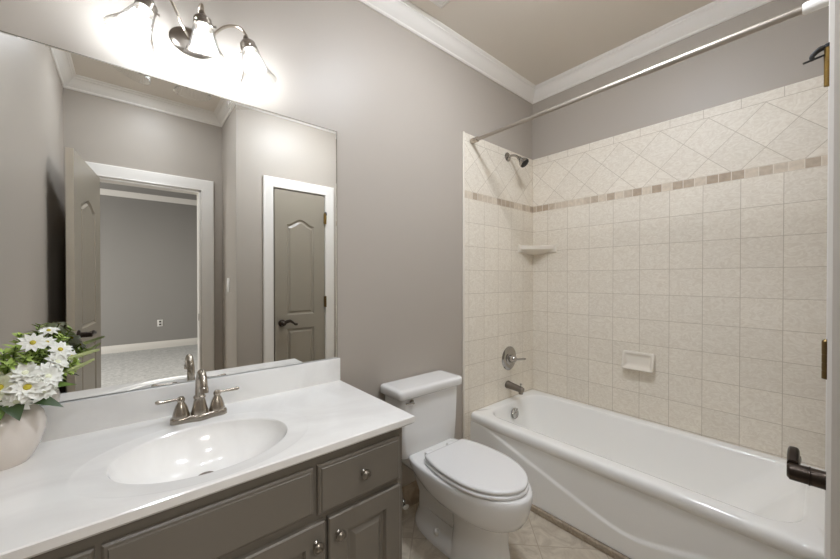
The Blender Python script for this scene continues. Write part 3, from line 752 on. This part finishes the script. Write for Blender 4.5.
b = bmesh.new(); tube(b, [(vx, -0.066, vz+0.025), (vx-0.02, -0.075, vz+0.09), (vx-0.035, -0.085, vz+0.16), (vx-0.02, -0.09, vz+0.215), (vx-0.012, -0.09, 0.377)], 0.0055, 10, k=5); obj('supply_hose', b, M['rod'], t)

# ------------------------------------------------------------------ bathtub
t = thing('bathtub', 'long white alcove bathtub with curved apron along the tiled wall', 'bathtub', (2.06, -0.76, 0))
UX0, UX1, UY0, UY1, UZ = 1.690, XR-0.010, YC+0.001, -0.010, 0.398
b = bmesh.new()
O = lambda d, z, r=0.012: rrect(UX0+d, UX1-min(d, 0.004), UY0, UY1, r, z, 8, 14)
I = lambda d, z, r, e=0.0: rrect(1.778+d, 2.352-d*0.8, UY0+0.075+d*1.0+e, UY1-0.062-d*0.6, r, z, 8, 14)
loft(b, [O(0.012, 0.335), O(0.004, 0.345), O(0.0, 0.356), O(0.0, 0.376), O(0.003, 0.387), O(0.009, 0.394), O(0.018, UZ-0.001), O(0.03, UZ+0.0005),
         I(-0.020, UZ+0.001, 0.12), I(-0.010, UZ-0.001, 0.12), I(-0.003, UZ-0.006, 0.12), I(0.0, UZ-0.016, 0.12), I(0.012, UZ-0.06, 0.12, 0.02), I(0.03, UZ-0.15, 0.125, 0.08), I(0.048, UZ-0.26, 0.13, 0.15), I(0.06, UZ-0.305, 0.13, 0.18), I(0.085, UZ-0.33, 0.12, 0.21), I(0.13, UZ-0.338, 0.1, 0.26), I(0.2, UZ-0.34, 0.06, 0.4)], cap0=False)
obj('basin', b, M['tub'], t, ang=60)
b = bmesh.new()
NY, NZ = 90, 60; gv = []
for j in range(NZ+1):
    z = 0.03 + (0.345-0.03)*j/NZ; row = []
    for i in range(NY+1):
        y = UY0+(UY1-UY0)*i/NY
        zc = 0.098+0.30*math.sqrt((y+0.93)**2+0.075**2)
        s = min(max((z-zc)/0.015+0.5, 0), 1); s = s*s*(3-2*s)
        x = 1.6935 + 0.0075*s - 0.003*max(0.0, min(1.0, (zc-z)/0.2))
        row.append(b.verts.new((x, y, z)))
    gv.append(row)
for j in range(NZ):
    for i in range(NY): b.faces.new((gv[j][i], gv[j+1][i], gv[j+1][i+1], gv[j][i+1]))
bk = [[b.verts.new((1.76, v.co.y, v.co.z)) for v in row] for row in (gv[0], gv[NZ])]
for i in range(NY):
    b.faces.new((bk[0][i], gv[0][i], gv[0][i+1], bk[0][i+1])); b.faces.new((gv[NZ][i], bk[1][i], bk[1][i+1], gv[NZ][i+1]))
obj('apron', b, M['tub'], t, ang=60)
b = bmesh.new(); lathe(b, [(0.038, 0), (0.038, 0.004), (0.033, 0.010), (0.012, 0.012), (0.010, 0.018), (0.004, 0.02)], (2.07, -0.088, 0.322), (0, -1, 0.12), 28)
tube(b, [(2.07, -0.106, 0.345), (2.07, -0.112, 0.362)], [0.005, 0.004], 8)
obj('overflow_plate', b, M['chrome'], t, label='round chrome overflow plate')
b = bmesh.new(); lathe(b, [(0.03, 0), (0.03, 0.003), (0.022, 0.005), (0.018, 0.003), (0.004, 0.005)], (2.07, -0.33, UZ-0.3405), n=24)
obj('tub_drain', b, M['chrome'], t)
# ------------------------------------------------------------------ shower fittings
WY = -0.009
t = thing('tub_spout', 'grey metal tub spout on the tiled wall just above the tub rim', 'spout', (2.10, WY, 0.505))
b = bmesh.new(); sx, sz = 2.095, 0.503
lathe(b, [(0.030, 0), (0.030, 0.01), (0.0275, 0.018), (0.026, 0.05), (0.024, 0.09), (0.0225, 0.118), (0.018, 0.130), (0.008, 0.134)], (sx, WY, sz), (0, -1, -0.10), 28, ell=(1.0, 0.92))
lathe(b, [(0.015, -0.028), (0.016, -0.01), (0.016, 0.0)], (sx, WY-0.112, sz-0.014), (0, 0, 1), 20)
obj('spout_body', b, M['dnickel'], t)
b = bmesh.new(); lathe(b, [(0.004, 0), (0.004, 0.012), (0.008, 0.014), (0.008, 0.021), (0.004, 0.023)], (sx, WY-0.112, sz+0.008), n=14); obj('diverter_knob', b, M['chrome'], t)
t = thing('shower_valve', 'round chrome shower valve with lever on the tiled end wall', 'shower valve', (2.113, WY, 0.69))
b = bmesh.new(); lathe(b, [(0.086, 0), (0.086, 0.003), (0.078, 0.009), (0.06, 0.013), (0.045, 0.012), (0.04, 0.016), (0.03, 0.018)], (2.113, WY, 0.69), (0, -1, 0), 40); obj('escutcheon', b, M['chrome'], t)
b = bmesh.new(); lathe(b, [(0.028, 0.016), (0.027, 0.035), (0.022, 0.05), (0.018, 0.056), (0.006, 0.06)], (2.113, WY, 0.69), (0, -1, 0), 28)
tube(b, [(2.113, WY-0.045, 0.69), (2.15, WY-0.058, 0.686), (2.195, WY-0.07, 0.683), (2.215, WY-0.073, 0.683)], [0.013, 0.010, 0.011, 0.006], 12, 0.7, k=4)
obj('lever_handle', b, M['chrome'], t)
t = thing('showerhead', 'small chrome shower head on a bent arm near the room corner', 'shower head', (2.10, WY, 2.15))
b = bmesh.new(); lathe(b, [(0.032, 0), (0.032, 0.004), (0.025, 0.010), (0.012, 0.014)], (2.09, WY, 2.146), (0, -1, 0), 28); obj('wall_flange', b, M['shower'], t)
p = [(2.09, WY, 2.146), (2.092, -0.038, 2.148), (2.096, -0.072, 2.140), (2.10, -0.098, 2.118)]
b = bmesh.new(); tube(b, p, 0.0085, 12, k=5); obj('shower_arm', b, M['shower'], t)
hd = Vector((0.10, -0.62, -0.70)).normalized(); hp = Vector((2.10, -0.098, 2.118))
b = bmesh.new(); lathe(b, [(0.010, -0.006), (0.013, 0.0), (0.014, 0.012), (0.011, 0.016), (0.016, 0.022), (0.028, 0.036), (0.034, 0.05), (0.035, 0.062), (0.032, 0.066)], hp, hd, 32); h = obj('head', b, M['shower'], t)
b = bmesh.new(); lathe(b, [(0.031, 0.0655), (0.031, 0.068), (0.015, 0.070), (0.004, 0.070)], hp, hd, 32); obj('spray_face', b, M['black'], h, label='black nozzle face')
t = thing('shower_rod', 'satin metal shower curtain rod spanning above the bathtub', 'shower rod', (1.70, -0.76, 2.16))
rz = 2.157; rx = 1.70
b = bmesh.new(); tube(b, [(rx, WY-0.002, rz), (rx, -1.0, rz)], 0.0110, 20); obj('inner_tube', b, M['rod'], t)
b = bmesh.new(); tube(b, [(rx, -0.985, rz), (rx, YC+0.004, rz)], 0.0130, 20); obj('outer_tube', b, M['rod'], t)
b = bmesh.new(); lathe(b, [(0.017, 0.0), (0.018, 0.004), (0.018, 0.018), (0.0165, 0.03), (0.0165, 0.052), (0.0135, 0.056)], (rx, WY, rz), (0, -1, 0), 24); obj('end_cap', b, M['lnickel'], t)
b = bmesh.new(); lathe(b, [(0.020, 0.0), (0.021, 0.004), (0.019, 0.03), (0.0175, 0.075), (0.0145, 0.08)], (rx, YC, rz), (0, 1, 0), 24); obj('end_cap', b, M['plast'], t, label='white end cap')
# corner shelf
t = thing('corner_shelf', 'cream ceramic corner shelf in the tiled shower corner', 'shelf', (XR-0.009, WY, 1.48))
qx, qy = XR-0.0092, WY-0.0002; S = 0.188
def cor(sx_, z):
    return [(qx, qy, z), (qx-sx_, qy, z), (qx-sx_+0.012, qy-0.024, z), (qx-0.024, qy-sx_+0.012, z), (qx, qy-sx_, z)]
b = bmesh.new(); loft(b, [cor(0.07, 1.452), cor(0.12, 1.463), cor(S-0.012, 1.482), cor(S-0.003, 1.487), cor(S, 1.490), cor(S, 1.512), cor(S-0.003, 1.515), cor(S-0.014, 1.515), cor(S-0.018, 1.508), cor(S-0.03, 1.504)])
obj('shelf_tray', b, M['cream'], t, ang=30)
b = bmesh.new()
box(b, qx-S-0.014, qx, qy-0.013, qy, 1.466, 1.524, bev=0.004); box(b, qx-0.013, qx, qy-S-0.014, qy, 1.466, 1.524, bev=0.004)
obj('wall_rim', b, M['cream'], t)
# soap dish
t = thing('soap_dish', 'small cream ceramic soap dish set into the long tiled wall', 'soap dish', (XR-0.009, -0.745, 0.757))
ya, yb_, za, zb = -0.836, -0.661, 0.704, 0.814; xw = XR-0.0092
def dish(d, dep, r=0.012):
    """rounded rectangle on a face leaning out towards the bottom edge"""
    out = []
    for yy, zz, _ in rrect(ya+d, yb_-d, za+d, zb-d, max(r-d*0.2, 0.004), 0, 5, 4):
        k = (zb-zz)/(zb-za); out.append((xw-max(0.0005, dep*(0.28+0.72*k)), yy, zz))
    return out
b = bmesh.new(); loft(b, [dish(0, 0), dish(0, 0.040), dish(0.002, 0.047), dish(0.006, 0.050), dish(0.012, 0.048), dish(0.016, 0.042), dish(0.020, 0.030), dish(0.026, 0.022), dish(0.036, 0.019)])
obj('dish_body', b, M['cream'], t, ang=40)

# ------------------------------------------------------------------ vase and flowers
VC = Vector((-0.249, -0.128, cz))
b = bmesh.new()
pv = [(0.046, 0.0), (0.050, 0.004), (0.060, 0.022), (0.071, 0.048), (0.078, 0.078), (0.0785, 0.100), (0.073, 0.122), (0.060, 0.142), (0.047, 0.153), (0.044, 0.160), (0.050, 0.168)]
lathe(b, pv + [(r-0.005, h) for r, h in reversed(pv[5:])] + [(0.06, 0.05), (0.03, 0.008)], VC, n=48)
tag(obj('flower_vase', b, M['vase']), 'round glossy cream vase on the left end of the vanity top', 'vase')
MOUTH = VC + Vector((0, 0, 0.155))
def leaf(bm, base, d, up, L, w, curl=0.2, fold=0.25, n=7):
    d = d.normalized(); s = d.cross(up).normalized(); u = s.cross(d).normalized(); rows = []
    for i in range(n+1):
        k = i/n; wd = w*math.sin(PI*min(1, k**0.75*0.97+0.03))*0.5
        c = base + d*(L*k) + u*(-curl*L*k*k)
        rows.append((bm.verts.new(c - s*wd + u*(fold*wd)), bm.verts.new(c), bm.verts.new(c + s*wd + u*(fold*wd))))
    for a, c in zip(rows, rows[1:]):
        bm.faces.new((a[0], a[1], c[1], c[0])); bm.faces.new((a[1], a[2], c[2], c[1]))
def stem(parent, head, sag=0.02):
    o = MOUTH + Vector((random.uniform(-.02, .02), random.uniform(-.02, .02), -0.07))
    m_ = o.lerp(head, 0.55) + Vector((0, 0, sag))
    b = bmesh.new(); tube(b, [o, m_, head], 0.0016, 6, k=4); obj('stem', b, M['green'], parent)
def flower(nm, label, cat, grp, c, face, R, npet, layers, pm, eye, wid=0.62):
    c = Vector(c); f = Vector(face).normalized(); u, v = frame(f)
    t = thing(nm, label, cat, tuple(MOUTH), grp)
    b = bmesh.new()
    for ly in range(layers):
        lift = 0.15 + 0.42*ly; rr = R*(1-0.2*ly)
        for k in range(npet):
            q = 2*PI*(k+0.5*ly)/npet + random.uniform(-.12, .12)
            d = (u*math.cos(q)+v*math.sin(q)) + f*(lift+random.uniform(-.1, .15))
            leaf(b, c + (u*math.cos(q)+v*math.sin(q))*R*0.08, d, f, rr*random.uniform(.9, 1.08), rr*wid, random.uniform(.05, .3), 0.3)
    obj('petals', b, pm, t, ang=80, recalc=False)
    b = bmesh.new(); lathe(b, [(R*0.2, 0), (R*0.22, R*0.08), (R*0.15, R*0.18), (R*0.04, R*0.22)], c, f, 12); obj('flower_centre', b, eye, t)
    stem(t, c)
DG = 'white daisies in the cream vase'
def daisy(label, c, face, R): flower('daisy', label, 'flower', DG, c, face, R, 11, 1, M['petal'], M['yellow'], 0.48)
daisy('white yellow-eyed daisy highest on the left of the bouquet, facing out', (-0.189, -0.17, 1.104), (0.25, -0.9, 0.35), 0.027)
daisy('white yellow-eyed daisy right of the highest one, beside the mirrored door handle', (-0.144, -0.13, 1.074), (0.4, -0.75, 0.5), 0.026)
daisy('white daisy at the very top of the bouquet, seen from the side', (-0.169, -0.10, 1.125), (0.1, -0.4, 0.9), 0.022)
daisy('small white daisy on the right edge of the bouquet above the pale spikes', (-0.122, -0.12, 1.050), (0.7, -0.5, 0.4), 0.020)
daisy('small white daisy between the two largest daisies', (-0.170, -0.12, 1.096), (0.3, -0.6, 0.7), 0.020)
BG = 'ruffled white blossoms in the cream vase'
def bloom(label, c, face, R, eye='petal2', pm='petal'): flower('white_blossom', label, 'flower', BG, c, face, R, 9, 3, M[pm], M[eye], 0.62)
bloom('large ruffled white blossom with yellow middle at the front of the bouquet', (-0.195, -0.195, 0.996), (0.15, -0.9, 0.3), 0.040, 'yellow')
bloom('ruffled white blossom right of the yellow-middled front bloom', (-0.163, -0.175, 1.012), (0.6, -0.7, 0.3), 0.036)
bloom('ruffled white blossom just under the right-hand large daisy', (-0.148, -0.145, 1.043), (0.6, -0.6, 0.5), 0.030)
bloom('ruffled white blossom above the yellow-middled front bloom', (-0.200, -0.185, 1.030), (0.1, -0.8, 0.55), 0.032)
bloom('drooping white blossom hanging lowest over the vase', (-0.213, -0.195, 0.965), (0.0, -0.9, -0.3), 0.032)
bloom('white blossom low on the right over the vase rim', (-0.170, -0.175, 0.978), (0.6, -0.75, 0.0), 0.032)
bloom('cream tinted blossom cut off by the left edge of the photo', (-0.240, -0.19, 1.004), (-0.1, -0.9, 0.2), 0.036, 'yellow', 'petal2')
def sprig(nm, label, cat, grp, tip, m, n, L, w, spread=0.6, start=0.35):
    tip = Vector(tip); t = thing(nm, label, cat, tuple(MOUTH), grp)
    o = MOUTH + Vector((0, 0, -0.07)); mid = o.lerp(tip, 0.5) + Vector((0, 0, 0.03))
    path = smooth_path([o, mid, tip], 10)
    b = bmesh.new(); tube(b, path, 0.0015, 6); obj('stem', b, M['green'], t)
    b = bmesh.new()
    for i in range(n):
        k = start+(1-start)*i/(n-1); j = min(int(k*(len(path)-1)), len(path)-2); p = path[j]; d = (path[j+1]-path[j]).normalized()
        q = i*2.4; u, v = frame(d)
        dd = d*0.6 + (u*math.cos(q)+v*math.sin(q))*spread
        leaf(b, p, dd, Vector((0.1, -0.3, 1)), L*random.uniform(.7, 1.15), w*random.uniform(.8, 1.2), random.uniform(.0, .4), 0.3, 5)
    obj('leaves', b, m, t, ang=80, recalc=False)
SG = 'lime green filler sprigs among the white flowers'
for tp, lb in (((-0.237, -0.17, 1.088), 'lime sprig at the left edge of the photo beside the highest daisy'), ((-0.221, -0.15, 1.096), 'lime sprig just left of the highest daisy'),
        ((-0.214, -0.13, 1.125), 'lime sprig standing tallest on the left of the bouquet'), ((-0.199, -0.175, 1.068), 'lime sprig just under the highest daisy'),
        ((-0.119, -0.14, 1.020), 'lime sprig on the right below the pale spikes'), ((-0.226, -0.19, 1.058), 'lime sprig above the cream tinted blossom'),
        ((-0.180, -0.13, 1.082), 'lime sprig in the middle between the daisies'), ((-0.140, -0.10, 1.106), 'lime sprig right of the topmost daisy'),
        ((-0.111, -0.13, 1.036), 'lime sprig at the base of the pale spikes'), ((-0.245, -0.18, 1.035), 'lime sprig lowest at the left edge of the photo')):
    sprig('filler_sprig', lb, 'foliage', SG, tp, M['lime'], 34, 0.024, 0.009, 1.0, 0.5)
PG = 'pale pointed spikes leaning right from the bouquet'
def spike(label, pts):
    t = thing('leaf_spike', label, 'foliage', tuple(MOUTH), PG)
    pts = [Vector(p) for p in pts]
    b = bmesh.new(); tube(b, [MOUTH+Vector((0, 0, -0.06)), pts[0]], 0.0015, 6); obj('stem', b, M['green'], t)
    b = bmesh.new(); tube(b, pts, [0.0042, 0.0036, 0.0008], 8, 0.8, k=5)
    path = smooth_path(pts, 6)
    for i in range(0, len(path)-1):
        d = (path[i+1]-path[i]).normalized()
        for q in range(3):
            leaf(b, path[i], d+Vector((0, 0.25*math.cos(q*2.1+i), 0.35*math.sin(q*2.1+i))), Vector((0, -1, 0.2)), 0.018*(1-i/len(path))+0.005, 0.006, 0.1, 0.2, 4)
    obj('spike_bracts', b, M['pale'], t, ang=80, recalc=False)
spike('upper pale spike pointing right from the bouquet over the mirrored door', [(-0.135, -0.13, 1.044), (-0.096, -0.14, 1.057), (-0.067, -0.15, 1.066)])
spike('lower pale spike pointing right from the bouquet', [(-0.140, -0.14, 1.010), (-0.104, -0.15, 1.026), (-0.077, -0.16, 1.041)])
LG = 'broad leaves round the vase rim'
def big_leaf(label, base, d, L, w, m):
    t = thing('broad_leaf', label, 'leaf', tuple(MOUTH), LG)
    base = Vector(base)
    b = bmesh.new(); tube(b, [MOUTH+Vector((0, 0, -0.05)), MOUTH+Vector((0, -0.01, 0.01)), base], 0.0018, 6, k=4); obj('stem', b, M['green'], t)
    b = bmesh.new(); leaf(b, base, Vector(d), Vector((0, -0.5, 1)), L, w, 0.3, 0.2, 10); obj('blade', b, m, t, ang=80, recalc=False)
for lb, ba_, d_, L_, w_, m_ in (('dark broad leaf drooping over the front of the vase', (-0.232, -0.165, 0.972), (0.3, -0.8, -0.25), 0.085, 0.042, M['dgreen']),
                               ('dark broad leaf pointing right along the vase rim', (-0.215, -0.16, 0.965), (0.75, -0.45, -0.08), 0.095, 0.036, M['dgreen']),
                               ('mid green broad leaf rising right behind the low blossoms', (-0.205, -0.14, 0.975), (0.8, -0.3, 0.25), 0.095, 0.034, M['green']),
                               ('dark broad leaf at the left edge of the photo', (-0.265, -0.165, 0.972), (0.05, -0.8, -0.3), 0.08, 0.046, M['dgreen']),
                               ('mid green broad leaf hanging left of the drooping blossom', (-0.245, -0.175, 0.975), (0.1, -0.8, -0.45), 0.07, 0.036, M['green'])):
    big_leaf(lb, ba_, d_, L_, w_, m_)
